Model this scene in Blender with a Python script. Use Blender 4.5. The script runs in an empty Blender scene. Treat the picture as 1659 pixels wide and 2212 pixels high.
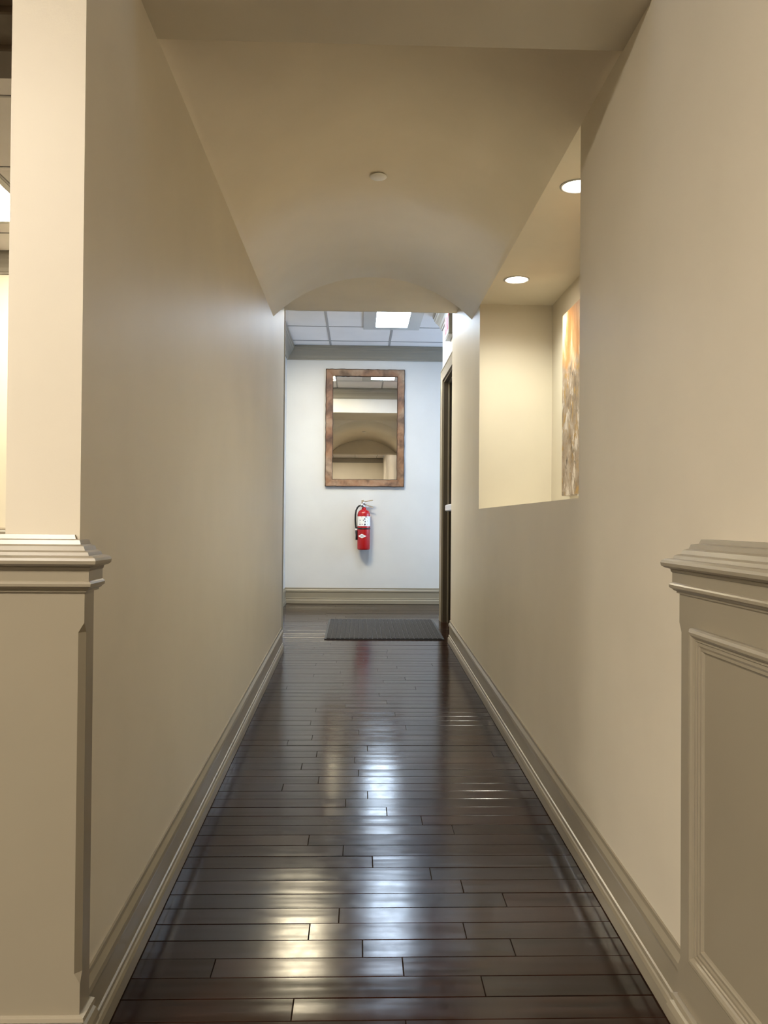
import bpy, math, random
from mathutils import Vector, Matrix
random.seed(7)
PI = math.pi
S = bpy.context.scene
COL = S.collection

# ------------------------------------------------------------------ camera
H, RAMP, RAMP_END = 1.12, 0.0376, 7.0
FPX, yaw, pit, rol = 1780.0, math.radians(1.75), math.radians(0.69), 0.008
fw = Vector((math.sin(yaw)*math.cos(pit), math.cos(yaw)*math.cos(pit), math.sin(pit)))
r0 = Vector((math.cos(yaw), -math.sin(yaw), 0)); u0 = r0.cross(fw)
rt = r0*math.cos(rol)+u0*math.sin(rol); up = u0*math.cos(rol)-r0*math.sin(rol)
cd = bpy.data.cameras.new('camera'); cam = bpy.data.objects.new('camera', cd); COL.objects.link(cam)
cam.matrix_world = Matrix(((rt.x, up.x, -fw.x, 0), (rt.y, up.y, -fw.y, 0), (rt.z, up.z, -fw.z, H), (0, 0, 0, 1)))
cd.sensor_fit = 'VERTICAL'; cd.sensor_height = 24; cd.sensor_width = 18
cd.lens = FPX/2212*24; cd.clip_start = 0.05
S.camera = cam
# ------------------------------------------------------------------ world, exposure, light levels
w = bpy.data.worlds.new('world'); S.world = w; w.use_nodes = True
bg = w.node_tree.nodes['Background']; bg.inputs[0].default_value = (.62, .78, 1, 1); bg.inputs[1].default_value = 1.0
S.view_settings.view_transform = 'Standard'; S.view_settings.look = 'None'
S.view_settings.exposure = 0.0; S.view_settings.gamma = 1.0; S.view_settings.use_curve_mapping = False
WARM = (1.0, .90, .76); COOL = (.66, .81, 1.0)
E_RECEPTION, E_SIDE, E_FAR, E_FARWARM, E_NICHE, W_WINDOW = 164, 74, 34, 72, 45, 55
E_RECEPTION_DIM, W_NICHE = 42, 66
# daylight entering through the glazed side of the far lobby
ld = bpy.data.lights.new('window_daylight', 'AREA'); ld.shape = 'RECTANGLE'; ld.size = 1.1; ld.size_y = 2.0
ld.energy = W_WINDOW; ld.color = (.50, .70, 1.0)
lo = bpy.data.objects.new('window_daylight', ld); COL.objects.link(lo)
lo.location = (2.52, 7.9, 1.5); lo.rotation_euler = (0, PI/2, 0)

# ------------------------------------------------------------------ materials
def newmat(name):
    m = bpy.data.materials.new(name); m.use_nodes = True
    nt = m.node_tree; return m, nt, nt.nodes['Principled BSDF']
def N(nt, t, **kw):
    n = nt.nodes.new(t)
    for k, v in kw.items(): setattr(n, k, v)
    return n
def paint(name, col, rough=.42, var=.03, bump=.02, scale=350, spec=.45, metal=0):
    m, nt, b = newmat(name)
    tc = N(nt, 'ShaderNodeTexCoord'); n1 = N(nt, 'ShaderNodeTexNoise'); n1.inputs['Scale'].default_value = 3.1
    n1.inputs['Detail'].default_value = 4
    nt.links.new(tc.outputs['Object'], n1.inputs['Vector'])
    r = N(nt, 'ShaderNodeValToRGB'); r.color_ramp.elements[0].position = .3; r.color_ramp.elements[1].position = .7
    r.color_ramp.elements[0].color = tuple(c*(1-var) for c in col)+(1,); r.color_ramp.elements[1].color = tuple(min(1, c*(1+var)) for c in col)+(1,)
    nt.links.new(n1.outputs[0], r.inputs[0]); nt.links.new(r.outputs[0], b.inputs['Base Color'])
    if bump:
        n2 = N(nt, 'ShaderNodeTexNoise'); n2.inputs['Scale'].default_value = scale; n2.inputs['Detail'].default_value = 3
        nt.links.new(tc.outputs['Object'], n2.inputs['Vector'])
        bp = N(nt, 'ShaderNodeBump'); bp.inputs['Strength'].default_value = bump*4; bp.inputs['Distance'].default_value = .001
        nt.links.new(n2.outputs[0], bp.inputs['Height']); nt.links.new(bp.outputs[0], b.inputs['Normal'])
    b.inputs['Roughness'].default_value = rough; b.inputs['Specular IOR Level'].default_value = spec
    b.inputs['Metallic'].default_value = metal
    return m
def emit(name, col, s):
    m, nt, b = newmat(name)
    b.inputs['Base Color'].default_value = (.9, .9, .9, 1)
    b.inputs['Emission Color'].default_value = tuple(col)+(1,); b.inputs['Emission Strength'].default_value = s
    return m
M = {}
M['wall'] = paint('wall_paint', (.66, .60, .49), rough=.46, spec=.38)
M['wall_far'] = paint('wall_paint_pale', (.62, .62, .61), rough=.45)
M['ceil'] = paint('ceiling_paint', (.86, .78, .645), rough=.6)
M['trim'] = paint('trim_paint', (.275, .238, .175), rough=.30, bump=.008)
M['trim_far'] = paint('crown_paint', (.27, .245, .20), rough=.4, bump=.008)
M['beam'] = paint('beam_paint', (.12, .09, .06), rough=.5)
M['tile'] = paint('ceiling_tile', (.82, .79, .78), rough=.9, bump=.1, scale=220)
M['grid'] = paint('grid_metal', (.36, .35, .35), rough=.5, bump=0)
M['white'] = paint('white_plastic', (.90, .89, .86), rough=.4, bump=0)
M['whitemetal'] = paint('white_metal', (.55, .54, .52), rough=.45, bump=0)
M['chrome'] = paint('chrome', (.75, .74, .72), rough=.18, bump=0, metal=1)
M['alu'] = paint('brushed_aluminium', (.72, .72, .76), rough=.35, bump=0, metal=.6)
M['black'] = paint('black_rubber', (.012, .012, .013), rough=.4, bump=0)
M['red'] = paint('red_enamel', (.40, .008, .010), rough=.22, bump=0, spec=.6)
M['label'] = paint('label_paper', (.85, .85, .84), rough=.5, bump=0)
M['ink'] = paint('label_ink', (.05, .05, .07), rough=.5, bump=0)
M['green'] = paint('label_green', (.35, .45, .10), rough=.5, bump=0)
M['greyink'] = paint('grey_ink', (.35, .35, .42), rough=.5, bump=0)
M['door'] = paint('door_paint_jamb_shade', (.075, .06, .042), rough=.4, bump=0)  # dark door colour; on the jamb it stands in for shade
M['mirror'] = paint('mirror_silver', (.93, .93, .92), rough=0.0, bump=0, metal=1)
M['dark'] = paint('dark_bark', (.03, .015, .01), rough=.8)
M['cream'] = paint('cream_wall_paint', (.72, .66, .52), rough=.5)
M['l_warm'] = emit('warm_diffuser', WARM, E_RECEPTION)
M['l_warm_dim'] = emit('warm_diffuser_dim', WARM, E_RECEPTION_DIM)
M['l_side'] = emit('side_diffuser', (1, .88, .68), E_SIDE)
M['l_cool'] = emit('cool_diffuser', COOL, E_FAR)
M['l_farwarm'] = emit('warm_lens', (1, .87, .60), E_FARWARM)
M['l_niche'] = emit('niche_lens', (1, .90, .72), E_NICHE)
M['exit'] = emit('exit_red', (1, .05, .08), .9)
M['exit'].node_tree.nodes['Principled BSDF'].inputs['Base Color'].default_value = (.6, .01, .02, 1)
M['exitface'] = paint('sign_face', (.42, .40, .40), rough=.4, bump=0)
M['exitbox'] = paint('sign_housing', (.25, .23, .19), rough=.5, bump=0)

def wood_floor():
    m, nt, b = newmat('espresso_planks')
    g = N(nt, 'ShaderNodeNewGeometry'); oi = N(nt, 'ShaderNodeObjectInfo')
    mp = N(nt, 'ShaderNodeMapping'); mp.inputs['Scale'].default_value = (2.2, 38, 38)
    ad = N(nt, 'ShaderNodeVectorMath', operation='ADD'); cb = N(nt, 'ShaderNodeCombineXYZ')
    mu = N(nt, 'ShaderNodeMath', operation='MULTIPLY'); mu.inputs[1].default_value = 37
    nt.links.new(oi.outputs['Random'], mu.inputs[0]); nt.links.new(mu.outputs[0], cb.inputs[0]); nt.links.new(mu.outputs[0], cb.inputs[2])
    nt.links.new(g.outputs['Position'], ad.inputs[0]); nt.links.new(cb.outputs[0], ad.inputs[1]); nt.links.new(ad.outputs[0], mp.inputs[0])
    n1 = N(nt, 'ShaderNodeTexNoise'); n1.inputs['Scale'].default_value = 1.6; n1.inputs['Detail'].default_value = 8; n1.inputs['Roughness'].default_value = .62
    nt.links.new(mp.outputs[0], n1.inputs['Vector'])
    r = N(nt, 'ShaderNodeValToRGB'); e = r.color_ramp.elements
    e[0].position = .33; e[0].color = (.0065, .0024, .0014, 1); e[1].position = .72; e[1].color = (.026, .0098, .0055, 1)
    nt.links.new(n1.outputs[0], r.inputs[0])
    hs = N(nt, 'ShaderNodeHueSaturation'); mr = N(nt, 'ShaderNodeMapRange'); mr.inputs['To Min'].default_value = .72; mr.inputs['To Max'].default_value = 1.35
    nt.links.new(oi.outputs['Random'], mr.inputs[0]); nt.links.new(mr.outputs[0], hs.inputs['Value']); nt.links.new(r.outputs[0], hs.inputs['Color'])
    nt.links.new(hs.outputs[0], b.inputs['Base Color'])
    # satin lacquer with small scuffs
    n3 = N(nt, 'ShaderNodeTexNoise'); n3.inputs['Scale'].default_value = 26; n3.inputs['Detail'].default_value = 6
    nt.links.new(g.outputs['Position'], n3.inputs['Vector'])
    m3 = N(nt, 'ShaderNodeMapRange'); m3.inputs['From Min'].default_value = .3; m3.inputs['From Max'].default_value = .7
    m3.inputs['To Min'].default_value = .14; m3.inputs['To Max'].default_value = .19
    nt.links.new(n3.outputs[0], m3.inputs[0]); nt.links.new(m3.outputs[0], b.inputs['Roughness'])
    bp = N(nt, 'ShaderNodeBump'); bp.inputs['Strength'].default_value = .10; bp.inputs['Distance'].default_value = .0005
    nt.links.new(n1.outputs[0], bp.inputs['Height'])
    m4 = N(nt, 'ShaderNodeMapping'); m4.inputs['Scale'].default_value = (1.6, 15, 0); nt.links.new(ad.outputs[0], m4.inputs[0])
    n5 = N(nt, 'ShaderNodeTexNoise'); n5.inputs['Scale'].default_value = 1; n5.inputs['Detail'].default_value = 1.5; nt.links.new(m4.outputs[0], n5.inputs['Vector'])
    b2 = N(nt, 'ShaderNodeBump'); b2.inputs['Strength'].default_value = 1; b2.inputs['Distance'].default_value = .0012
    nt.links.new(n5.outputs[0], b2.inputs['Height']); nt.links.new(bp.outputs[0], b2.inputs['Normal']); nt.links.new(b2.outputs[0], b.inputs['Normal'])
    b.inputs['Specular IOR Level'].default_value = .21
    return m
M['floor'] = wood_floor()
M['joint'] = paint('joint_shadow_gap', (.006, .004, .003), rough=.7)
M['subfloor'] = M['joint']

def wood_frame():
    m, nt, b = newmat('reclaimed_wood')
    tc = N(nt, 'ShaderNodeTexCoord'); g = N(nt, 'ShaderNodeNewGeometry')
    def noise(scale, det, dist, vec):
        n = N(nt, 'ShaderNodeTexNoise'); n.inputs['Scale'].default_value = scale; n.inputs['Detail'].default_value = det; n.inputs['Distortion'].default_value = dist
        nt.links.new(vec, n.inputs['Vector']); return n
    n1 = noise(3.2, 6, .3, g.outputs['Position']); n2 = noise(9, 8, .4, g.outputs['Position'])
    r = N(nt, 'ShaderNodeValToRGB'); el = r.color_ramp.elements
    el[0].position = .32; el[0].color = (.15, .055, .022, 1); el[1].position = .68; el[1].color = (.36, .25, .165, 1)
    x = el.new(.5); x.color = (.25, .125, .06, 1)
    nt.links.new(n1.outputs[0], r.inputs[0])
    r2 = N(nt, 'ShaderNodeValToRGB'); r2.color_ramp.elements[0].position = .34; r2.color_ramp.elements[0].color = (.35, .30, .25, 1)
    r2.color_ramp.elements[1].position = .56; r2.color_ramp.elements[1].color = (1, 1, 1, 1)
    nt.links.new(n2.outputs[0], r2.inputs[0])
    mx = N(nt, 'ShaderNodeMixRGB', blend_type='MULTIPLY'); mx.inputs[0].default_value = 1
    nt.links.new(r.outputs[0], mx.inputs[1]); nt.links.new(r2.outputs[0], mx.inputs[2]); nt.links.new(mx.outputs[0], b.inputs['Base Color'])
    bp = N(nt, 'ShaderNodeBump'); bp.inputs['Strength'].default_value = .5; bp.inputs['Distance'].default_value = .002
    nt.links.new(n2.outputs[0], bp.inputs['Height']); nt.links.new(bp.outputs[0], b.inputs['Normal'])
    b.inputs['Roughness'].default_value = .5
    return m
M['framewood'] = wood_frame()

def abstract_paint():
    # impasto layers: taupe and grey ground, white drags, gold flecks, an ochre field across the top
    m, nt, b = newmat('abstract_canvas')
    tc = N(nt, 'ShaderNodeTexCoord')
    def layer(scl, det, rough, seed, e0, e1, cols):
        mp = N(nt, 'ShaderNodeMapping'); mp.inputs['Scale'].default_value = scl; mp.inputs['Location'].default_value = (seed, seed*2, seed*3)
        nt.links.new(tc.outputs['Object'], mp.inputs[0])
        n = N(nt, 'ShaderNodeTexNoise'); n.inputs['Scale'].default_value = 1; n.inputs['Detail'].default_value = det; n.inputs['Roughness'].default_value = rough
        n.inputs['Distortion'].default_value = .25
        nt.links.new(mp.outputs[0], n.inputs['Vector'])
        r = N(nt, 'ShaderNodeValToRGB'); el = r.color_ramp.elements
        el[0].position = e0; el[0].color = cols[0]+(1,); el[1].position = e1; el[1].color = cols[-1]+(1,)
        if len(cols) == 3: x = el.new((e0+e1)/2); x.color = cols[1]+(1,)
        nt.links.new(n.outputs[0], r.inputs[0]); return n, r
    n0, base_ = layer((5, 7, 8), 8, .6, 1.3, .36, .64, ((.13, .085, .05), (.27, .20, .145), (.36, .30, .25)))
    n1, white_ = layer((5, 13, 7), 9, .65, 4.1, .53, .60, ((0, 0, 0), (1, 1, 1)))
    n2, gold_ = layer((5, 24, 14), 9, .7, 7.7, .54, .60, ((0, 0, 0), (1, 1, 1)))
    n3, dark_ = layer((5, 30, 12), 8, .7, 2.9, .585, .64, ((0, 0, 0), (1, 1, 1)))
    n4, field_ = layer((5, 9, 3), 6, .6, 5.5, .40, .60, ((.34, .145, .04), (.44, .23, .09), (.62, .52, .38)))
    def mix(f, a, c):
        x = N(nt, 'ShaderNodeMixRGB'); nt.links.new(f, x.inputs[0])
        if isinstance(a, tuple): x.inputs[1].default_value = a+(1,)
        else: nt.links.new(a, x.inputs[1])
        if isinstance(c, tuple): x.inputs[2].default_value = c+(1,)
        else: nt.links.new(c, x.inputs[2])
        return x.outputs[0]
    c = mix(white_.outputs[0], base_.outputs[0], (.56, .50, .45))
    c = mix(gold_.outputs[0], c, (.30, .17, .035))
    c = mix(dark_.outputs[0], c, (.055, .035, .022))
    sx = N(nt, 'ShaderNodeSeparateXYZ'); nt.links.new(tc.outputs['Object'], sx.inputs[0])
    ma = N(nt, 'ShaderNodeMath', operation='MULTIPLY_ADD'); ma.inputs[1].default_value = .5
    nt.links.new(n1.outputs[0], ma.inputs[0]); nt.links.new(sx.outputs['Z'], ma.inputs[2])
    mr = N(nt, 'ShaderNodeMapRange'); mr.inputs['From Min'].default_value = .88; mr.inputs['From Max'].default_value = .95
    nt.links.new(ma.outputs[0], mr.inputs[0])
    c = mix(mr.outputs[0], c, field_.outputs[0])
    nt.links.new(c, b.inputs['Base Color'])
    bp = N(nt, 'ShaderNodeBump'); bp.inputs['Strength'].default_value = .7; bp.inputs['Distance'].default_value = .003
    nt.links.new(n2.outputs[0], bp.inputs['Height']); nt.links.new(bp.outputs[0], b.inputs['Normal'])
    b.inputs['Roughness'].default_value = .5
    return m
M['art'] = abstract_paint()

def carpet():
    m, nt, b = newmat('ribbed_carpet')
    tc = N(nt, 'ShaderNodeTexCoord'); n = N(nt, 'ShaderNodeTexNoise'); n.inputs['Scale'].default_value = 160; n.inputs['Detail'].default_value = 4
    nt.links.new(tc.outputs['Object'], n.inputs['Vector'])
    r = N(nt, 'ShaderNodeValToRGB'); r.color_ramp.elements[0].position = .3; r.color_ramp.elements[1].position = .7
    r.color_ramp.elements[0].color = (.018, .018, .020, 1); r.color_ramp.elements[1].color = (.085, .085, .09, 1)
    nt.links.new(n.outputs[0], r.inputs[0]); nt.links.new(r.outputs[0], b.inputs['Base Color'])
    bp = N(nt, 'ShaderNodeBump'); bp.inputs['Distance'].default_value = .004
    nt.links.new(n.outputs[0], bp.inputs['Height']); nt.links.new(bp.outputs[0], b.inputs['Normal'])
    b.inputs['Roughness'].default_value = .95; b.inputs['Specular IOR Level'].default_value = .15
    return m
M['carpet'] = carpet()

# ------------------------------------------------------------------ mesh helpers
class MB:
    def __init__(s): s.v = []; s.f = []; s.sm = []
    def face(s, idx, smooth=False): s.f.append(tuple(idx)); s.sm.append(smooth)
    def box(s, a, b):
        (x0, y0, z0), (x1, y1, z1) = a, b; i = len(s.v)
        s.v += [(x0,y0,z0),(x1,y0,z0),(x1,y1,z0),(x0,y1,z0),(x0,y0,z1),(x1,y0,z1),(x1,y1,z1),(x0,y1,z1)]
        for q in ((0,3,2,1),(4,5,6,7),(0,1,5,4),(1,2,6,5),(2,3,7,6),(3,0,4,7)): s.face([i+k for k in q])
        return s
    def bbox(s, a, b, r=.002):
        # box with chamfered edges
        (x0, y0, z0), (x1, y1, z1) = a, b; i = len(s.v)
        X = (x0, x1); Y = (y0, y1); Z = (z0, z1)
        idx = {}
        for a_ in (0, 1):
            for b_ in (0, 1):
                for c_ in (0, 1):
                    sx, sy, sz = (1-2*a_), (1-2*b_), (1-2*c_)
                    for ax in range(3):
                        p = [X[a_], Y[b_], Z[c_]]
                        if ax != 0: p[0] += sx*r
                        if ax != 1: p[1] += sy*r
                        if ax != 2: p[2] += sz*r
                        idx[(a_, b_, c_, ax)] = len(s.v); s.v.append(tuple(p))
        g = lambda a_, b_, c_, ax: idx[(a_, b_, c_, ax)]
        for k in (0, 1):
            s.face([g(k,0,0,0), g(k,1,0,0), g(k,1,1,0), g(k,0,1,0)])
            s.face([g(0,k,0,1), g(1,k,0,1), g(1,k,1,1), g(0,k,1,1)])
            s.face([g(0,0,k,2), g(1,0,k,2), g(1,1,k,2), g(0,1,k,2)])
        for a_ in (0, 1):
            for b_ in (0, 1):
                s.face([g(a_,b_,0,0), g(a_,b_,0,1), g(a_,b_,1,1), g(a_,b_,1,0)])
                s.face([g(a_,0,b_,0), g(a_,0,b_,2), g(a_,1,b_,2), g(a_,1,b_,0)])
                s.face([g(0,a_,b_,1), g(0,a_,b_,2), g(1,a_,b_,2), g(1,a_,b_,1)])
                for c_ in (0, 1): s.face([g(a_,b_,c_,0), g(a_,b_,c_,1), g(a_,b_,c_,2)])
        return s
    def rings(s, rings, cap=True, smooth=False, closed=True):
        i = len(s.v); n = len(rings[0])
        for r in rings: s.v += [tuple(p) for p in r]
        for k in range(len(rings)-1):
            for j in range(n if closed else n-1):
                a, b = j, (j+1) % n
                s.face([i+k*n+a, i+k*n+b, i+(k+1)*n+b, i+(k+1)*n+a], smooth)
        if cap:
            s.face([i+j for j in reversed(range(n))]); s.face([i+(len(rings)-1)*n+j for j in range(n)])
        return s
    def lathe(s, prof, c=(0,0,0), n=32, axis='z', cap=True, smooth=True):
        R = []
        for r, h in prof:
            ring = []
            for k in range(n):
                t = 2*PI*k/n; a, b = r*math.cos(t), r*math.sin(t)
                p = {'z': (a, b, h), 'y': (a, h, b), 'x': (h, a, b)}[axis]
                ring.append((c[0]+p[0], c[1]+p[1], c[2]+p[2]))
            R.append(ring)
        return s.rings(R, cap, smooth)
    def tube(s, pts, r, n=12):
        pts = [Vector(p) for p in pts]; R = []
        rr = r if isinstance(r, (list, tuple)) else [r]*len(pts)
        up_ = Vector((0, 1, 0))
        for k, p in enumerate(pts):
            d = (pts[min(k+1, len(pts)-1)]-pts[max(k-1, 0)]).normalized()
            a = d.cross(up_)
            if a.length < .05: a = d.cross(Vector((1, 0, 0)))
            a.normalize(); b = d.cross(a)
            R.append([p+(a*math.cos(2*PI*j/n)+b*math.sin(2*PI*j/n))*rr[k] for j in range(n)])
        return s.rings(R, True, True)
    def run(s, path, prof, zf=None, back=0.0):
        # moulding swept along a plan path with mitred corners; profile offsets go to the LEFT of travel
        zf = zf or (lambda x, y: 0); P = [Vector(p) for p in path]; R = []
        nr = lambda d: Vector((-d.y, d.x))
        for k, p in enumerate(P):
            n1 = nr((P[k]-P[k-1]).normalized()) if k > 0 else None
            n2 = nr((P[k+1]-P[k]).normalized()) if k < len(P)-1 else None
            if n1 and n2: m = (n1+n2)/(1+n1.dot(n2))
            else: m = n1 or n2
            R.append([(p.x+m.x*o, p.y+m.y*o, zf(p.x, p.y)+z) for o, z in prof])
        return s.rings(R, True, False)
    def build(s, name, mat, parent=None, loc=None, shade=None, weld=False):
        me = bpy.data.meshes.new(name)
        vs = s.v
        if loc is not None: vs = [(x-loc[0], y-loc[1], z-loc[2]) for x, y, z in vs]
        me.from_pydata(vs, [], s.f); me.update()
        for p, q in zip(me.polygons, s.sm): p.use_smooth = q
        import bmesh
        bm = bmesh.new(); bm.from_mesh(me)
        bmesh.ops.recalc_face_normals(bm, faces=bm.faces); bm.to_mesh(me); bm.free()
        me.materials.append(M[mat] if isinstance(mat, str) else mat)
        o = bpy.data.objects.new(name, me); COL.objects.link(o)
        if loc is not None: o.location = loc
        if parent is not None:
            o.parent = parent
            if loc is not None: o.location = (loc[0]-parent.location.x, loc[1]-parent.location.y, loc[2]-parent.location.z)
            else:
                o.matrix_parent_inverse = Matrix.Translation(-parent.location)
        return o
def struct(o): o['kind'] = 'structure'; return o
def empty(name, loc=(0, 0, 0)):
    o = bpy.data.objects.new(name, None); o.location = loc; o.empty_display_size = .1; COL.objects.link(o); return o
def tag(o, label, cat, group=None):
    o['label'] = label; o['category'] = cat
    if group: o['group'] = group
    return o
def zfloor(y): return RAMP*min(max(y, 0), RAMP_END)
def zfl(x, y): return zfloor(y)

# ------------------------------------------------------------------ main dimensions
XL, XR = -.530, .683           # corridor wall faces
SPR, APX, ZC = 2.365, 2.615, 2.945
Y0, Y1, YH = 2.13, 5.02, 5.85  # vault start, vault end, far face of the header
YF = 8.6                       # lobby back wall
T = .014                       # plank thickness
# floor slab (below the planks) with the ramp
m = MB(); ys = [-7, 0, 7, 9]; R = []
prof = [(-7, 0), (0, 0), (7, zfloor(7)), (9, zfloor(7))]
ring = lambda x: [(x, y, z-T) for y, z in prof] + [(x, 9, -.25), (x, -7, -.25)]
m.rings([ring(-5.2), ring(3.0)])
floor = struct(m.build('floor', 'subfloor'))

# rest of the wooden floor, too far from the view for single planks: joints come from the material
def far_boards():
    m = M['floor'].copy(); m.name = 'espresso_boards'; nt = m.node_tree; b = nt.nodes['Principled BSDF']
    g = N(nt, 'ShaderNodeNewGeometry'); br = N(nt, 'ShaderNodeTexBrick'); br.offset = .37
    br.inputs['Scale'].default_value = 1; br.inputs['Brick Width'].default_value = .85; br.inputs['Row Height'].default_value = .0783
    br.inputs['Mortar Size'].default_value = .0012; br.inputs['Color1'].default_value = (1, 1, 1, 1); br.inputs['Color2'].default_value = (.6, .6, .6, 1); br.inputs['Mortar'].default_value = (.1, .1, .1, 1)
    nt.links.new(g.outputs['Position'], br.inputs['Vector'])
    src = b.inputs['Base Color'].links[0].from_socket; mx = N(nt, 'ShaderNodeMixRGB', blend_type='MULTIPLY'); mx.inputs[0].default_value = 1
    nt.links.new(src, mx.inputs[1]); nt.links.new(br.outputs[0], mx.inputs[2]); nt.links.new(mx.outputs[0], b.inputs['Base Color'])
    return m
M['boards'] = far_boards()
YE_ = 3.086-.0783*22
m = MB()
rg = lambda x, P: [(x, y, zfloor(y)-.0005) for y in P]+[(x, P[-1], zfloor(P[-1])-.011), (x, P[0], zfloor(P[0])-.011)]
m.rings([rg(-5.0, (-6.4, 0, YE_-.001)), rg(XR, (-6.4, 0, YE_-.001))])
m.rings([rg(-5.0, (YE_-.0005, 1.55)), rg(XL-.001, (YE_-.0005, 1.55))])
m.rings([rg(-5.0, (1.73, 5.73)), rg(XL-.141, (1.73, 5.73))])
m.rings([rg(-2.89, (5.87, 7.0, 8.59)), rg(-.861, (5.87, 7.0, 8.59))])
m.build('floor_boards', 'boards', floor)

# ------------------------------------------------------------------ floor planks, one object each
JOINTS = {-18:[.108],-16:[.291],-15:[.113,-.332],-14:[.018,.388],-13:[-.117,.279],-10:[.302],-9:[.219],-8:[.05],-7:[-.04],-5:[.321],-4:[.223],
 -3:[.106],-2:[-.039],-1:[.041],1:[-.147],2:[.007],3:[-.223],4:[-.009],5:[-.17],6:[.046],8:[-.203],9:[.008],10:[.231],11:[-.224],12:[-.024],
 13:[.191],14:[-.211],15:[-.062],16:[.157],17:[-.094],18:[.12],20:[-.401,.331],21:[-.083],22:[.152],23:[.285],24:[-.265],25:[-.106],26:[.125],
 27:[.25],28:[-.268],29:[-.138],31:[.201],32:[-.235],35:[-.308]}
PW = .0783
for n in range(-70, 23):
    # row n runs from y=3.086+PW*n (table below is indexed nearer-is-negative)
    k = -n
    ya = 3.086+PW*k; yb = ya+PW
    if yb > YF+.05: continue
    x0, x1 = (XL, XR) if yb < 5.75 else ((-.86, .86) if yb < 7.2 else (-.86, 1.05))
    js = JOINTS.get(k)
    if js is None:
        js = [random.uniform(-.35, .5)]
    js = list(js)
    if random.random() < .12: js.append(js[0]+(.75 if js[0] < 0 else -.8))
    js = sorted(j for j in js if x0+.08 < j < x1-.08)
    xs = [x0]+js+[x1]
    for a, b in zip(xs[:-1], xs[1:]):
        g = .0005; dz = random.uniform(-.00035, .00035); t1 = random.uniform(-.0003, .0003)
        a_, b_, ya_, yb_ = a+g, b-g, ya+g, yb-g
        za, zb = zfloor(ya_)+dz-t1, zfloor(yb_)+dz+t1; c = .0013
        zi = lambda y: za+(zb-za)*(y-ya_)/(yb_-ya_)
        mb = MB()
        mb.rings([[(a_, ya_, za-.012), (b_, ya_, za-.012), (b_, yb_, zb-.012), (a_, yb_, zb-.012)],
                  [(a_, ya_, za-c*.7), (b_, ya_, za-c*.7), (b_, yb_, zb-c*.7), (a_, yb_, zb-c*.7)],
                  [(a_+c, ya_+c, zi(ya_+c)), (b_-c, ya_+c, zi(ya_+c)), (b_-c, yb_-c, zi(yb_-c)), (a_+c, yb_-c, zi(yb_-c))]])
        mb.build('plank', 'floor', floor, loc=((a+b)/2, (ya+yb)/2, zfloor((ya+yb)/2)))

# ------------------------------------------------------------------ walls of the corridor
m = MB(); m.box((XL-.14, 1.585, -.1), (XL, 5.74, ZC)); struct(m.build('wall_left', 'wall'))
m = MB()
m.box((XR, -6.5, -.1), (XR+.13, 2.54, ZC))
m.box((XR, 2.54, -.1), (1.10, 4.68, 1.199))
m.box((XR, 4.68, -.1), (1.24, 6.08, ZC))
m.box((XR+.0002, 2.54, 2.369), (1.24, 4.68, ZC))
struct(m.build('wall_right', 'wall'))
m = MB(); m.box((1.10, 2.40, -.1), (1.24, 4.68, 2.369)); m.box((XR+.13, 2.40, -.1), (1.10, 2.54, 2.369)); struct(m.build('wall_niche', 'wall'))

# vaulted ceiling with its end lunettes
c0 = (XL+XR)/2; hs = (XR-XL)/2; rise = APX-SPR; Rr = (hs*hs+rise*rise)/(2*rise); th = math.asin(hs/Rr)
arc = [(c0+Rr*math.sin(t), APX-Rr+Rr*math.cos(t)) for t in [th*(k/24-1) for k in range(49)]]
m = MB(); i = 0
na = len(arc)
for y in (Y0, Y1):
    m.v += [(x, y, z) for x, z in arc]+[(x, y, ZC) for x, z in arc]
for j in range(na-1):
    m.face([j, j+1, 2*na+j+1, 2*na+j], True)
    m.face([j, j+1, na+j+1, na+j]); m.face([2*na+j, 2*na+j+1, 3*na+j+1, 3*na+j])
    m.face([na+j, na+j+1, 3*na+j+1, 3*na+j])
o = struct(m.build('ceiling_vault', 'ceil'))
m = MB(); m.box((XL, 1.90, SPR-.003), (XR, Y0, ZC)); struct(m.build('ceiling_near_soffit', 'wall'))
m = MB(); m.box((XL, Y1, APX+.002), (XR, YH, ZC)); m.box((-.9, 5.74, APX+.002), (XL, YH, ZC)); struct(m.build('ceiling_far_soffit', 'ceil'))

# ------------------------------------------------------------------ baseboards
BP = [(0, .168), (.005, .168), (.006, .159), (.003, .155), (.006, .151), (.012, .143), (.0135, .132), (.0125, .124), (.008, .120), (.0075, .062),
      (.0115, .060), (.0125, .052), (.010, .047), (.014, .044), (.0175, .036), (.018, .004), (.016, 0), (0, 0)]
base = lambda name, path, mat='trim', pr=BP: struct(MB().run(path, pr, zfl).build(name, mat))
base('baseboard_right', [(XR, 1.45), (XR, 6.08), (XR+.042, 6.08), (XR+.042, 6.12)])
base('baseboard_left', [(XL-.13, 5.74), (XL, 5.74), (XL, 1.56)])

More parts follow.
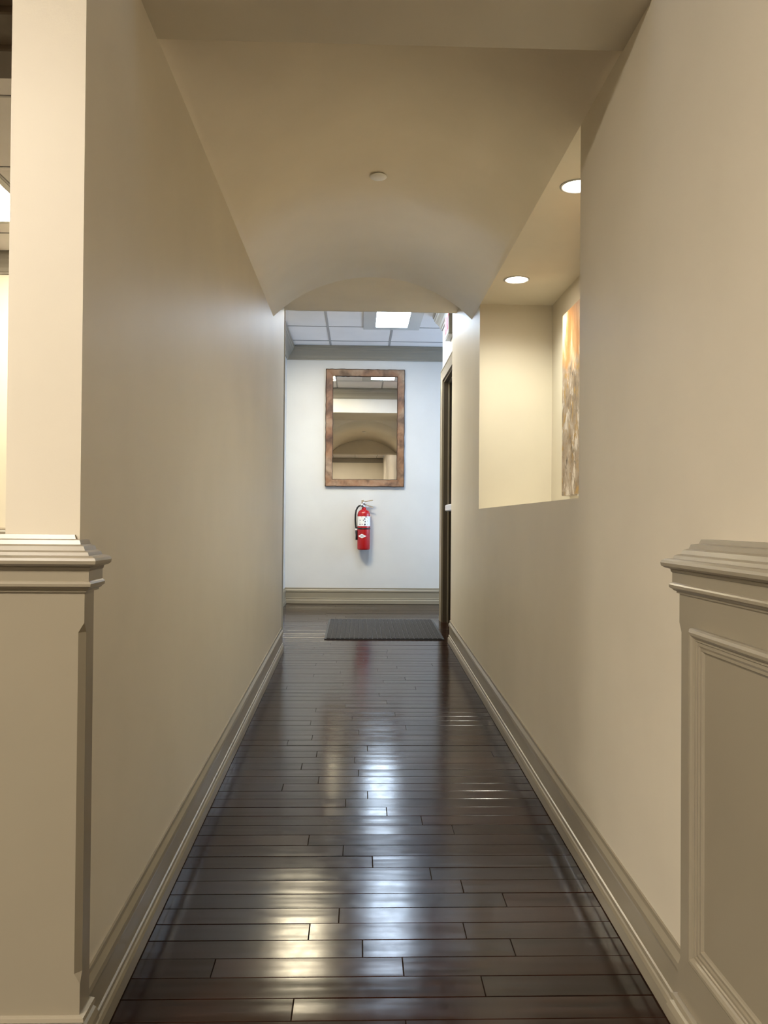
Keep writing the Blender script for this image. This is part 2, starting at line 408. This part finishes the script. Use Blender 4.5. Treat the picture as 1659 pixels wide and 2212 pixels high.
# ------------------------------------------------------------------ wainscot with moulded cap (right) and wrapped pedestal (left)
CAP = [(-.055, 1.091), (-.030, 1.091), (-.027, 1.083), (-.016, 1.081), (-.013, 1.073), (-.005, 1.070), (-.001, 1.062), (.007, 1.059), (.010, 1.053),
       (.020, 1.052), (.0255, 1.049), (.028, 1.044), (.027, 1.038), (.021, 1.034), (.0135, 1.032), (.0125, 1.027), (.0105, 1.025), (.0105, 1.006), (.0135, 1.004),
       (.0155, 1.001), (.0150, .996), (.0105, .993), (.008, .990), (.004, .9885), (.004, .985), (-.055, .985)]
WB = [(-.04, .205), (.002, .205), (.009, .203), (.011, .197), (.007, .192), (.005, .190), (.012, .186), (.017, .176), (.018, .165), (.008, .160), (.0075, .100), (.016, .096), (.018, .088), (.018, .02), (-.04, .02)]
ZB0, ZB1 = .262, .928
def chamfer_body(name, foot, corner, parent, mat='trim'):
    # foot: plan polygon; corner: index of the vertex that carries the stopped chamfer
    def sec(z, c):
        P = []
        for k, (x, y) in enumerate(foot):
            if k == corner:
                a = Vector(foot[k-1])-Vector((x, y)); b = Vector(foot[(k+1) % len(foot)])-Vector((x, y)); a.normalize(); b.normalize()
                P.append((x+a.x*c, y+a.y*c, z)); P.append((x+b.x*c, y+b.y*c, z))
            else: P.append((x, y, z))
        return P
    e = .0004
    MB().rings([sec(.03, e), sec(ZB0, e), sec(ZB0+.018, .011), sec(ZB1-.018, .011), sec(ZB1, e), sec(1.03, e)]).build(name, mat, parent)
# left pedestal: front face y=1.55, corridor side x=XL+.025, returns 5 cm
ped = struct(empty('trim_1', (-.6, 1.585, zfloor(1.58))))
XP, YP, YE = XL+.022, 1.55, 1.603
chamfer_body('pedestal_body', [(-3.6, YP), (XP, YP), (XP, YE), (XL-.001, YE), (XL-.001, 1.5849), (-3.6, 1.5849)], 1, ped)
MB().run([(XP, YE+.018), (XP, YP), (-3.6, YP)], [(max(-.036, o), z) for o, z in CAP]).build('chair_rail', 'trim', ped)
MB().run([(XP, YE+.006), (XP, YP), (-3.6, YP)], [(max(-.02, o), z) for o, z in WB]).build('base_moulding', 'trim', ped)
m = MB(); m.box((-3.6, 1.5851, .0), (XL-.14, 1.72, 1.0905)); struct(m.build('wall_pony', 'trim'))
# cap top covers the pony wall behind the column
m = MB(); m.box((-3.6, 1.5852, 1.0907), (XL-.1402, 1.75, 1.0960)); m.build('ledge', 'trim', ped)
# right wainscot
wain = struct(empty('trim_2', (XR, .9, 0)))
XW, YW = .630, 1.60
chamfer_body('wainscot_body', [(XR+.0, YW), (XW, YW), (XW, -3.0), (XR+.0, -3.0)], 1, wain)
MB().run([(XR, YW), (XW, YW), (XW, -3.0)][::-1], CAP).build('chair_rail', 'trim', wain)
MB().run([(XR-.001, YW), (XW, YW), (XW, -3.0)][::-1], WB).build('base_moulding', 'trim', wain)
PM = [(0, 0), (0, .008), (.002, .013), (.007, .016), (.012, .0155), (.016, .012), (.018, .0085), (.022, .0085), (.0235, .006), (.029, .0065), (.033, .0045), (.038, .0045), (.040, .002), (.043, 0)]
def rect_mould(y0, y1, z0, z1, xf, name, parent):
    m = MB(); R = []
    for (y, z, sy, sz) in ((y0, z0, 1, 1), (y1, z0, -1, 1), (y1, z1, -1, -1), (y0, z1, 1, -1)):
        R.append([(xf-h, y+sy*w_, z+sz*w_) for w_, h in PM])
    R.append(R[0])
    m.rings(R, cap=False, closed=False); return m.build(name, 'trim', parent)
rect_mould(.62, 1.522, .306, .927, XW, 'panel_moulding', wain)
rect_mould(-.45, .45, .306, .927, XW, 'panel_moulding', wain)

# ------------------------------------------------------------------ reception around the camera and the side room on the left
def tile_ceiling(name, xs, ys, z, holes=(), mat='tile', wide=.012):
    c = MB(); c.box((xs[0], ys[0], z+.03), (xs[-1], ys[-1], z+.06)); root = struct(c.build(name, 'whitemetal'))
    for i in range(len(xs)-1):
        for j in range(len(ys)-1):
            if (i, j) in holes: continue
            MB().bbox((xs[i]+.008, ys[j]+.008, z+.003), (xs[i+1]-.008, ys[j+1]-.008, z+.02), .003).build('ceiling_tile', mat, root)
    for x in xs[1:-1]: MB().box((x-wide/2, ys[0], z), (x+wide/2, ys[-1], z+.012)).build('grid_bar', 'grid', root)
    for y in ys[1:-1]: MB().box((xs[0], y-wide/2, z-.0002), (xs[-1], y+wide/2, z+.0118)).build('grid_bar', 'grid', root)
    return root
def troffer(x, y, z, w_, l_, lens, mat, label, group=None, inset=None):
    t = empty('ceiling_light', (x, y, z)); tag(t, label, 'light', group)
    a, b = w_/2, l_/2; p = inset or (a-.04, b-.04)
    f = MB()
    for q in (((x-a, y-b), (x+a, y-p[1])), ((x-a, y+p[1]), (x+a, y+b)), ((x-a, y-p[1]), (x-p[0], y+p[1])), ((x+p[0], y-p[1]), (x+a, y+p[1]))):
        f.box((q[0][0], q[0][1], z-.004), (q[1][0], q[1][1], z+.028))
    f.build('frame', 'whitemetal', t)
    MB().box((x-p[0], y-p[1], z-.001), (x+p[0], y+p[1], z+.025)).build('diffuser', mat, t)
    return t
RX = [-5.0, -4.39, -3.78, -3.17, -2.56, -1.95, -1.34, -.73, -.12, .49, XR]
RY = [-6.4+.61*k for k in range(13)]+[1.584]
holes = []
def cell(x, y, xs, ys):
    i = max(k for k in range(len(xs)) if xs[k] <= x); j = max(k for k in range(len(ys)) if ys[k] <= y); return i, j
spots = [(-.42, -4.87), (-1.65, -.6), (-1.65, -3.0), (-3.5, -.6), (-3.5, -3.0)]
for s_ in spots: holes.append(cell(s_[0], s_[1], RX, RY))
tile_ceiling('ceiling_reception', RX, RY, ZC-.003, holes)
names = ['warm square ceiling panel light deep in the reception, seen in the mirror', 'warm square ceiling panel light behind the left pedestal side, nearest to the pony wall',
         'warm square ceiling panel light in the second row of the reception', 'warm square ceiling panel light far left in the front row of the reception',
         'warm square ceiling panel light far left in the second row of the reception']
for (i, j), nm in zip(holes, names):
    troffer((RX[i]+RX[i+1])/2, (RY[j]+RY[j+1])/2, ZC-.003, RX[i+1]-RX[i]-.014, RY[j+1]-RY[j]-.014, None, 'l_warm' if j > 8 else 'l_warm_dim', nm, 'reception ceiling panels')
m = MB(); m.box((-5.2, -6.6, -.1), (XR+.13, -6.4, ZC+.1)); struct(m.build('wall_reception_back', 'cream'))
m = MB(); m.box((-5.2, -6.4, -.1), (-5.0, 5.74, ZC+.1)); struct(m.build('wall_reception_left', 'cream'))
CRN = [(0, 0), (.012, 0), (.014, .012), (.022, .018), (.030, .040), (.045, .062), (.060, .078), (.066, .092), (.072, .096), (.074, .118), (.082, .122), (.084, .138), (0, .138)]
crown = lambda name, path, mat='trim_far': struct(MB().run(path, [(o, ZC-.141+z) for o, z in CRN]).build(name, mat))
crown('trim_3', [(XR, -6.4), (-5.0, -6.4)][::-1] if False else [(-5.0, -6.4), (XR, -6.4)])
# side room: dropped beam over the half wall, tiles, panel light, far wall with crown and rail
beam = struct(empty('trim_4', (-2.8, 1.9, 2.36)))
MB().box((-5.0, 1.585, 2.40), (XL-.14, 2.10, ZC)).build('beam', 'beam', beam)
for k, (a, b, z, mt) in enumerate(((1.585, 1.98, 2.375, 'trim_far'), (1.98, 2.06, 2.392, 'beam'), (2.06, 2.20, 2.375, 'beam'), (2.2, 2.345, 2.362, 'beam'))):
    MB().bbox((-5.0, a, z), (XL-.14, b, 2.46), .004).build('moulding', mt, beam)
SXs = [-4.36, -3.75, -3.14, -2.53, -1.92, -1.31, XL-.14]; SYs = [2.33, 2.975, 3.585, 4.31, 5.13, 5.31, 5.74]
hs_ = [cell(-2.2, 4.6, SXs, SYs)]
tile_ceiling('ceiling_side_room', SXs, SYs, ZC-.003, hs_)
troffer(-2.225, 4.72, ZC-.003, .61-.014, .81, None, 'l_side', 'bright panel light seen left of the cream column at the left edge')
MB_ = MB().box((-5.0, 5.74, -.1), (XL-.14, YH, ZC+.1)); struct(MB_.build('wall_side_room_back', 'cream'))
crown('trim_5', [(XL-.14, 5.74), (-5.0, 5.74)])
MB().run([(XL-.14, 5.74), (-5.0, 5.74)], [(0, .985), (.012, .985), (.014, 1.0), (.03, 1.03), (.03, 1.05), (0, 1.06)]).build('chair_rail', 'trim', bpy.data.objects['wall_side_room_back'])

# ------------------------------------------------------------------ far lobby
m = MB(); m.box((-3.0, YF, -.1), (3.0, YF+.15, ZC+.1)); struct(m.build('wall_back', 'wall_far'))
m = MB(); m.box((-.90, 7.60, -.1), (-.762, YF, ZC+.1)); struct(m.build('wall_lobby_left', 'wall_far'))
m = MB(); m.box((-3.1, YH, -.1), (-3.0, YF, ZC+.1)); m.box((-3.0, YH, -.1), (-2.9, 7.6, ZC+.1)); struct(m.build('wall_lobby_left_end', 'wall_far'))
XD = .725
m = MB()
ZD = zfloor(7)+2.08
m.box((XD, 6.08, ZD), (XD+.14, 7.20, ZC+.1)); m.box((XD, 7.08, -.1), (XD+.14, 7.20, ZD)); m.box((XD, 6.08, -.1), (XD+.14, 6.13, ZD)); m.box((XD+.14, 7.06, -.1), (3.0, 7.20, ZC+.1))
struct(m.build('wall_lobby_right', 'wall_far'))
m = MB(); m.box((2.6, 7.2, -.1), (2.72, YF, .5)); m.box((2.6, 7.2, 2.6), (2.72, YF, ZC+.1)); struct(m.build('wall_window_side', 'wall_far'))
m = MB(); m.box((-.9, YH, APX+.002), (XL, YH+.002, ZC)); struct(m.build('wall_lobby_front', 'wall_far')) if False else None
wf = MB(); wf.box((-3.0, YH, -.1), (XL-.001, YH+.012, ZC)); wf.box((XL-.001, YH, APX+.002), (XD, YH+.012, ZC)); struct(wf.build('wall_lobby_front', 'wall_far'))
crown('trim_6', [(3.0, YF), (-.762, YF), (-.762, 7.60), (-.90, 7.60)][::1])
crown('trim_7', [(-2.9, YH+.012), (XD, YH+.012), (XD, 7.20), (3.0, 7.20)][::-1] if False else [(3.0, 7.20), (XD, 7.20), (XD, YH+.012), (-2.9, YH+.012)][::-1])
base('baseboard_back', [(3.0, YF), (-.762, YF), (-.762, 7.60), (-.90, 7.60)])
base('baseboard_lobby_right', [(XD, 7.185), (XD, 7.20), (3.0, 7.20)])
LX = [-2.9, -2.13, -1.52, -.91, -.305, .30, .905, 1.51, 2.12, 2.6]; LY = [YH+.012, 6.48, 7.09, 7.70, 8.31, YF]
lob = tile_ceiling('ceiling_lobby', LX, LY, ZC-.003, [(3, 1)], wide=.02)
# flat troffer whose pan overlaps the tiles, narrow bright lens in the middle
t = troffer(.29, 7.155, ZC-.004-.003, .525, 1.21, None, 'l_cool', 'cool white oblong panel light in the tiled ceiling of the far lobby', inset=(.147, .505))
# small warm downlight further left
def downlight(x, y, z, r, mat, label, group=None):
    t = empty('downlight', (x, y, z)); tag(t, label, 'light', group)
    MB().lathe([(r*1.22, .0), (r*1.22, -.003), (r*1.14, -.005), (r*1.02, -.003), (r*1.0, .004)], (x, y, z), 40, cap=False).build('trim_ring', 'whitemetal', t)
    MB().lathe([(r*1.01, -.0005), (r*.6, -.0025), (.001, -.003)], (x, y, z), 40).build('lens', mat, t)
    return t
troffer(-.6075, 6.785, ZC-.004, .60, .59, None, 'l_farwarm', 'warm square panel light on the left of the lobby ceiling, seen only in the mirror', inset=(.294, .27))
# door in the right side of the lobby
door = struct(empty('door_1', (XD, 6.6, zfloor(6.6))))
CS = [(0, 0), (0, .012), (.006, .020), (.014, .021), (.020, .016), (.045, .013), (.085, .011), (.090, .014), (.10, .014), (.10, 0)]
def casing(name, a, b, mit_a=0, mit_b=0, horiz=False):
    # strip of casing on the plane x=XD; w measured away from the far/top outer edge inward
    m = MB(); R = []
    for end, p in ((0, a), (1, b)):
        ring_ = []
        for w_, h in CS:
            if horiz: ring_.append((XD-h, p+(mit_b if end else mit_a)*w_, ZD+.10-w_))
            else: ring_.append((XD-h, 7.18-w_, p+(mit_b if end else mit_a)*w_))
        R.append(ring_)
    m.rings(R); return m.build(name, 'trim', door)
casing('casing', zfloor(7), ZD+.10, 0, -1)
casing('casing', 6.0825, 7.18, 0, -1, True)
m = MB(); m.box((XD-.0, 7.062, zfloor(7)), (XD+.14, 7.0799, ZD)); m.box((XD, 6.13, ZD-.018), (XD+.14, 7.062, ZD-.0002)); m.box((XD, 6.1302, zfloor(6.1)), (XD+.14, 6.148, ZD-.018)); m.build('jamb', 'door', door)  # jamb faces away from the light; that shade is put into its colour
m = MB(); m.box((XD+.036, 7.050, zfloor(7)), (XD+.048, 7.0619, ZD-.018)); m.box((XD+.036, 6.16, ZD-.030), (XD+.048, 7.050, ZD-.0181)); m.build('stop', 'trim', door)
leaf = MB().bbox((XD+.085, 6.152, zfloor(6.9)+.012), (XD+.13, 7.058, ZD-.021), .003).build('door_leaf', 'door', door)
m = MB(); m.bbox((XD+.012, 6.22, 1.215), (XD+.062, 7.035, 1.270), .008); m.box((XD+.062, 6.25, 1.225), (XD+.086, 6.35, 1.26)); m.box((XD+.062, 6.92, 1.225), (XD+.086, 7.02, 1.26)); m.build('push_bar', 'alu', leaf)
# exit sign above the door
sg = empty('exit_sign', (XD, 6.48, 2.59)); tag(sg, 'boxed exit sign with red letters mounted above the door in the lobby', 'sign')
MB().bbox((XD-.036, 6.365, 2.592), (XD-.0005, 6.625, 2.785), .003).build('housing', 'exitbox', sg)
MB().box((XD-.0405, 6.372, 2.598), (XD-.0362, 6.620, 2.780)).build('face_plate', 'exitface', sg)
MB().bbox((XD-.040, 6.366, 2.583), (XD-.001, 6.624, 2.5918), .002).build('base_rail', 'whitemetal', sg)
cu = bpy.data.curves.new('exit_text', 'FONT'); cu.body = 'EXIT'; cu.size = .165; cu.offset = .007; cu.extrude = .0012; cu.align_x = 'CENTER'; cu.align_y = 'CENTER'
tmp = bpy.data.objects.new('tmp_text', cu); COL.objects.link(tmp)
dg = bpy.context.evaluated_depsgraph_get(); me = bpy.data.meshes.new_from_object(tmp.evaluated_get(dg)); bpy.data.objects.remove(tmp)
me.name = 'letters'; me.materials.clear(); me.materials.append(M['exit'])
# local x -> -y, local y -> z, local z -> -x
me.transform(Matrix(((0, 0, -1, 0), (-.75, 0, 0, 0), (0, 1.05, 0, 0), (0, 0, 0, 1))))
lt = bpy.data.objects.new('letters', me); COL.objects.link(lt); lt.parent = sg; lt.location = (-.0418, .014, .099)
# thermostat on the left stub wall
tag(MB().bbox((-.7619, 7.93, 1.83), (-.735, 8.02, 1.905), .004).build('thermostat', 'white'), 'small white wall control on the left side wall of the lobby', 'thermostat')

# ------------------------------------------------------------------ mirror on the back wall
mir = empty('wall_mirror', (.057, YF, 2.097)); tag(mir, 'tall mirror in a mottled brown wooden frame on the white back wall', 'mirror')
X0, X1, Z0, Z1, FW = -.352, .466, 1.486, 2.707, .073
def jag(n, amp): return [random.uniform(-amp, amp) for _ in range(n)]
def frame_piece(p0, p1, inx):
    # p0,p1: outer corners; inx: inward direction (x,z); mitred ends
    d = Vector((p1[0]-p0[0], p1[1]-p0[1])); L = d.length; d.normalize(); iv = Vector(inx)
    n = 26; jo, ji = jag(n+1, .0022), jag(n+1, .0018); R = []
    for k in range(n+1):
        s_ = k/n
        O = Vector(p0)+d*(L*s_)+iv*jo[k] if 0 < k < n else Vector(p0)+d*(L*s_)
        a, b = Vector(p0)+d*FW+iv*FW, Vector(p1)-d*FW+iv*FW
        I = a.lerp(b, s_)
        if 0 < k < n: I = I+iv*ji[k]
        mid = O.lerp(I, .08); mi2 = O.lerp(I, .93)
        R.append([(O.x, YF-.001, O.y), (O.x, YF-.030, O.y), (mid.x, YF-.038, mid.y), (mi2.x, YF-.030, mi2.y), (I.x, YF-.026, I.y), (I.x, YF-.001, I.y)])
    return R
cs = [((X0, Z1), (X1, Z1), (0, -1)), ((X1, Z1), (X1, Z0), (-1, 0)), ((X1, Z0), (X0, Z0), (0, 1)), ((X0, Z0), (X0, Z1), (1, 0))]
for k, (a, b, i_) in enumerate(cs):
    R = frame_piece(a, b, i_); m = MB(); m.rings(R)
    o = m.build('frame_rail', 'framewood', mir, loc=((a[0]+b[0])/2, YF, (a[1]+b[1])/2))
    o.rotation_euler = (0, 0, 0)
    # dark live edge, slightly proud of the outer and the inner border
    e1 = MB().tube([(r[1][0], r[1][1]-.002, r[1][2]) for r in R], .0028, 6).build('bark_edge', 'dark', o)
    e2 = MB().tube([(r[4][0], r[4][1]-.001, r[4][2]) for r in R], .0026, 6).build('bark_edge', 'dark', o)
    for e_ in (e1, e2):
        e_.matrix_parent_inverse = Matrix.Translation(-(o.location+mir.location))
MB().box((X0+FW-.004, YF-.020, Z0+FW-.004), (X1-FW+.004, YF-.006, Z1-FW+.004)).build('mirror_glass', 'mirror', mir)

# ------------------------------------------------------------------ fire extinguisher
EX, EY, EZ = .052, YF-.075, .831
ext = empty('fire_extinguisher', (EX, EY, EZ)); tag(ext, 'red fire extinguisher hanging on the white wall below the mirror', 'fire extinguisher')
def eb(mb, name, mat, par=ext):
    o = mb.build(name, mat, par)
    return o
r_ = .066
eb(MB().lathe([(.001, .006), (r_*.86, .0), (r_*.97, .004), (r_, .014), (r_, .352), (r_*.985, .368), (r_*.92, .385), (r_*.80, .398), (r_*.62, .408), (r_*.42, .414), (r_*.33, .418), (r_*.31, .436)], (EX, EY, EZ), 40), 'cylinder', 'red')
def wrap(t0, t1, z0, z1, rr, n=18):
    m = MB(); R = []
    for k in range(n+1):
        t = math.radians(t0+(t1-t0)*k/n); R.append([(EX+rr*math.sin(t), EY-rr*math.cos(t), EZ+z0), (EX+rr*math.sin(t), EY-rr*math.cos(t), EZ+z1)])
    m.rings(R, cap=False, closed=False); return m
lab = eb(wrap(-96, 96, .244, .345, r_+.0006, 30), 'label', 'label')
def mark(t, z, w_, h_, mat, nm='print', n=2):
    return wrap(t-w_/2, t+w_/2, z-h_/2, z+h_/2, r_+.0014, n).build(nm, mat, lab)
mark(-18, .338, 62, .010, 'greyink'); mark(20, .338, 14, .009, 'ink')
for t_, z_, w_, h_, mt in ((-36, .262, 9, .014, 'ink'), (-14, .262, 12, .011, 'greyink'), (10, .262, 14, .013, 'ink'), (10, .254, 5, .010, 'ink'), (12, .290, 8, .012, 'ink'), (-4, .303, 6, .016, 'ink'),
                           (8, .318, 10, .014, 'ink'), (-36, .285, 8, .006, 'greyink'), (-34, .305, 14, .010, 'greyink'), (32, .262, 3, .012, 'green'), (32, .297, 3, .010, 'green'), (32, .33, 3, .010, 'green')):
    mark(t_, z_, w_, h_, mt)
MB_ = MB().lathe([(r_+.0005, .212), (r_+.003, .213), (r_+.003, .226), (r_+.0005, .227)], (EX, EY, EZ), 40, cap=False); band = eb(MB_, 'strap', 'black')
eb(MB().box((EX-.085, EY+.010, EZ+.208), (EX-.062, EY+.03, EZ+.232)), 'hose_clip', 'black')
# diamond emblem on the lower body, curved with the cylinder
def diamond(t0, z0, tw, zh, rr):
    m = MB(); n = 12; R = []
    for k in range(n+1):
        s_ = k/n*2-1; t = math.radians(t0+tw*s_); h = zh*(1-abs(s_))+.0002
        R.append([(EX+rr*math.sin(t), EY-rr*math.cos(t), EZ+z0-h), (EX+rr*math.sin(t), EY-rr*math.cos(t), EZ+z0+h)])
    return m.rings(R, cap=False, closed=False)
emb = eb(diamond(-16, .142, 40, .022, r_+.0008), 'emblem', 'label')
o = wrap(-32, 0, .138, .146, r_+.0014, 6).build('print', 'greyink', emb)
o = wrap(-20, -12, .147, .153, r_+.0014, 3).build('print', 'greyink', emb)
# valve, gauge, levers
val = eb(MB().lathe([(.018, .434), (.018, .452), (.014, .455), (.014, .470), (.019, .472), (.019, .492), (.012, .496)], (EX, EY, EZ), 20), 'valve', 'chrome')
g1 = MB().lathe([(.001, -.040), (.015, -.040), (.017, -.036), (.017, -.022), (.008, -.020), (.008, .0)], (EX-.018, EY, EZ+.458), 20, axis='y').build('gauge', 'chrome', val)
def bar(p0, p1, w_, h_, th):
    a, b = Vector(p0), Vector(p1); d = (b-a).normalized(); n = Vector((0, 1, 0)); uu = d.cross(n).normalized(); R = []
    for p, q in ((a, 1), (a.lerp(b, .5), 1.1), (b, .9)):
        R.append([p+n*w_/2*q+uu*h_, p-n*w_/2*q+uu*h_, p-n*w_/2*q-uu*h_, p+n*w_/2*q-uu*h_])
    return MB().rings(R)
eb(bar((EX-.022, EY, EZ+.492), (EX+.092, EY-.004, EZ+.512), .024, .0050, 0), 'top_lever', 'chrome')
eb(bar((EX+.006, EY, EZ+.470), (EX+.095, EY-.004, EZ+.437), .022, .0042, 0), 'carry_handle', 'chrome')
eb(MB().box((EX-.026, EY-.012, EZ+.478), (EX-.002, EY+.012, EZ+.512)), 'lever_pivot', 'chrome')
eb(MB().tube([(EX-.020, EY, EZ+.505), (EX-.022, EY, EZ+.525)], .003, 8), 'pull_pin', 'chrome')
hz = [(-.018, .452), (-.035, .457), (-.050, .452), (-.066, .436), (-.080, .405), (-.087, .36), (-.088, .31), (-.085, .26), (-.080, .222), (-.078, .19)]
eb(MB().tube([(EX+a, EY-.006, EZ+b) for a, b in hz], [.007]+[.0085]*9, 12), 'hose', 'black')
eb(MB().tube([(EX-.0765, EY-.006, EZ+.218), (EX-.0765, EY-.006, EZ+.199)], .0115, 12), 'hose_collar', 'white')
eb(MB().tube([(EX-.0775, EY-.006, EZ+.197), (EX-.0755, EY-.006, EZ+.190), (EX-.070, EY-.006, EZ+.15), (EX-.067, EY-.006, EZ+.102)], [.009, .012, .0135, .017], 16), 'nozzle', 'black')
eb(MB().box((EX-.02, EY+.0665, EZ+.30), (EX+.02, YF-.0005, EZ+.44)), 'wall_bracket', 'black')

# ------------------------------------------------------------------ doormat with ribs
zm = zfloor
mat_ = empty('doormat', (.2, 6.7, zfloor(6.7))); tag(mat_, 'dark grey ribbed doormat lying on the wooden floor by the door', 'doormat')
PX0, PX1, PY0, PY1 = -.252, .652, 6.20, 7.20
def matbox(x0, x1, y0, y1, z0, z1):
    yy = [y0] + ([RAMP_END] if y0 < RAMP_END < y1 else []) + [y1]
    return MB().rings([[(x0, y, zfloor(y)+z0), (x1, y, zfloor(y)+z0), (x1, y, zfloor(y)+z1), (x0, y, zfloor(y)+z1)] for y in yy])
matbox(PX0, PX1, PY0, PY1, .0008, .006).build('backing', 'black', mat_)
ribs = 25; wd = (PX1-PX0-.03)/ribs
for k in range(ribs):
    x = PX0+.015+k*wd
    yy = [PY0+.015+(PY1-PY0-.03)*j/8 for j in range(9)]
    m = MB(); R = []
    for y in yy:
        z = zfloor(y); R.append([(x+.001, y, z+.006), (x+wd-.001, y, z+.006), (x+wd-.003, y, z+.0098), (x+wd*.5, y, z+.0106), (x+.003, y, z+.0098)])
    m.rings(R).build('rib', 'carpet', mat_)

# ------------------------------------------------------------------ sprinkler cover, niche lights, painting
zs = APX-Rr+math.sqrt(Rr*Rr-(.072-c0)**2)
tag(MB().lathe([(.022, .004), (.022, -.005), (.0355, -.006), (.0370, -.009), (.034, -.0125), (.001, -.013)], (.072, 3.53, zs-.001), 36).build('sprinkler_cover', 'white'), 'white round sprinkler cover plate in the vaulted ceiling', 'sprinkler')
downlight(.800, 4.19, 2.369, .054, 'l_niche', 'warm recessed downlight at the far end of the wall niche')
downlight(.800, 3.01, 2.369, .054, 'l_niche', 'warm recessed downlight at the near end of the wall niche, half hidden by the wall')
art = empty('abstract_painting', (1.10, 3.6, 1.26)); tag(art, 'tall abstract canvas in ochre, gold, grey and white inside the lit niche', 'painting')
m = MB(); m.bbox((1.055, 2.93, 1.262), (1.0995, 4.262, 2.205), .003); m.build('canvas', 'art', art, loc=(1.10, 3.6, 1.262))
m = MB(); m.box((1.062, 3.2, 1.200), (1.098, 3.97, 1.206)); m.box((1.070, 3.2, 1.206), (1.075, 3.97, 1.258)); m.box((1.060, 3.2, 1.2552), (1.098, 3.97, 1.2612)); m.build('easel_ledge', 'alu', art)

for x_, y_ in ((.80, 4.19), (.80, 3.01)):
    sl = bpy.data.lights.new('downlight_beam', 'SPOT'); sl.energy = W_NICHE; sl.color = (.98, .98, .84); sl.spot_size = math.radians(150); sl.spot_blend = 1.0; sl.shadow_soft_size = .045
    so = bpy.data.objects.new('downlight_beam', sl); COL.objects.link(so); so.location = (x_, y_, 2.358)
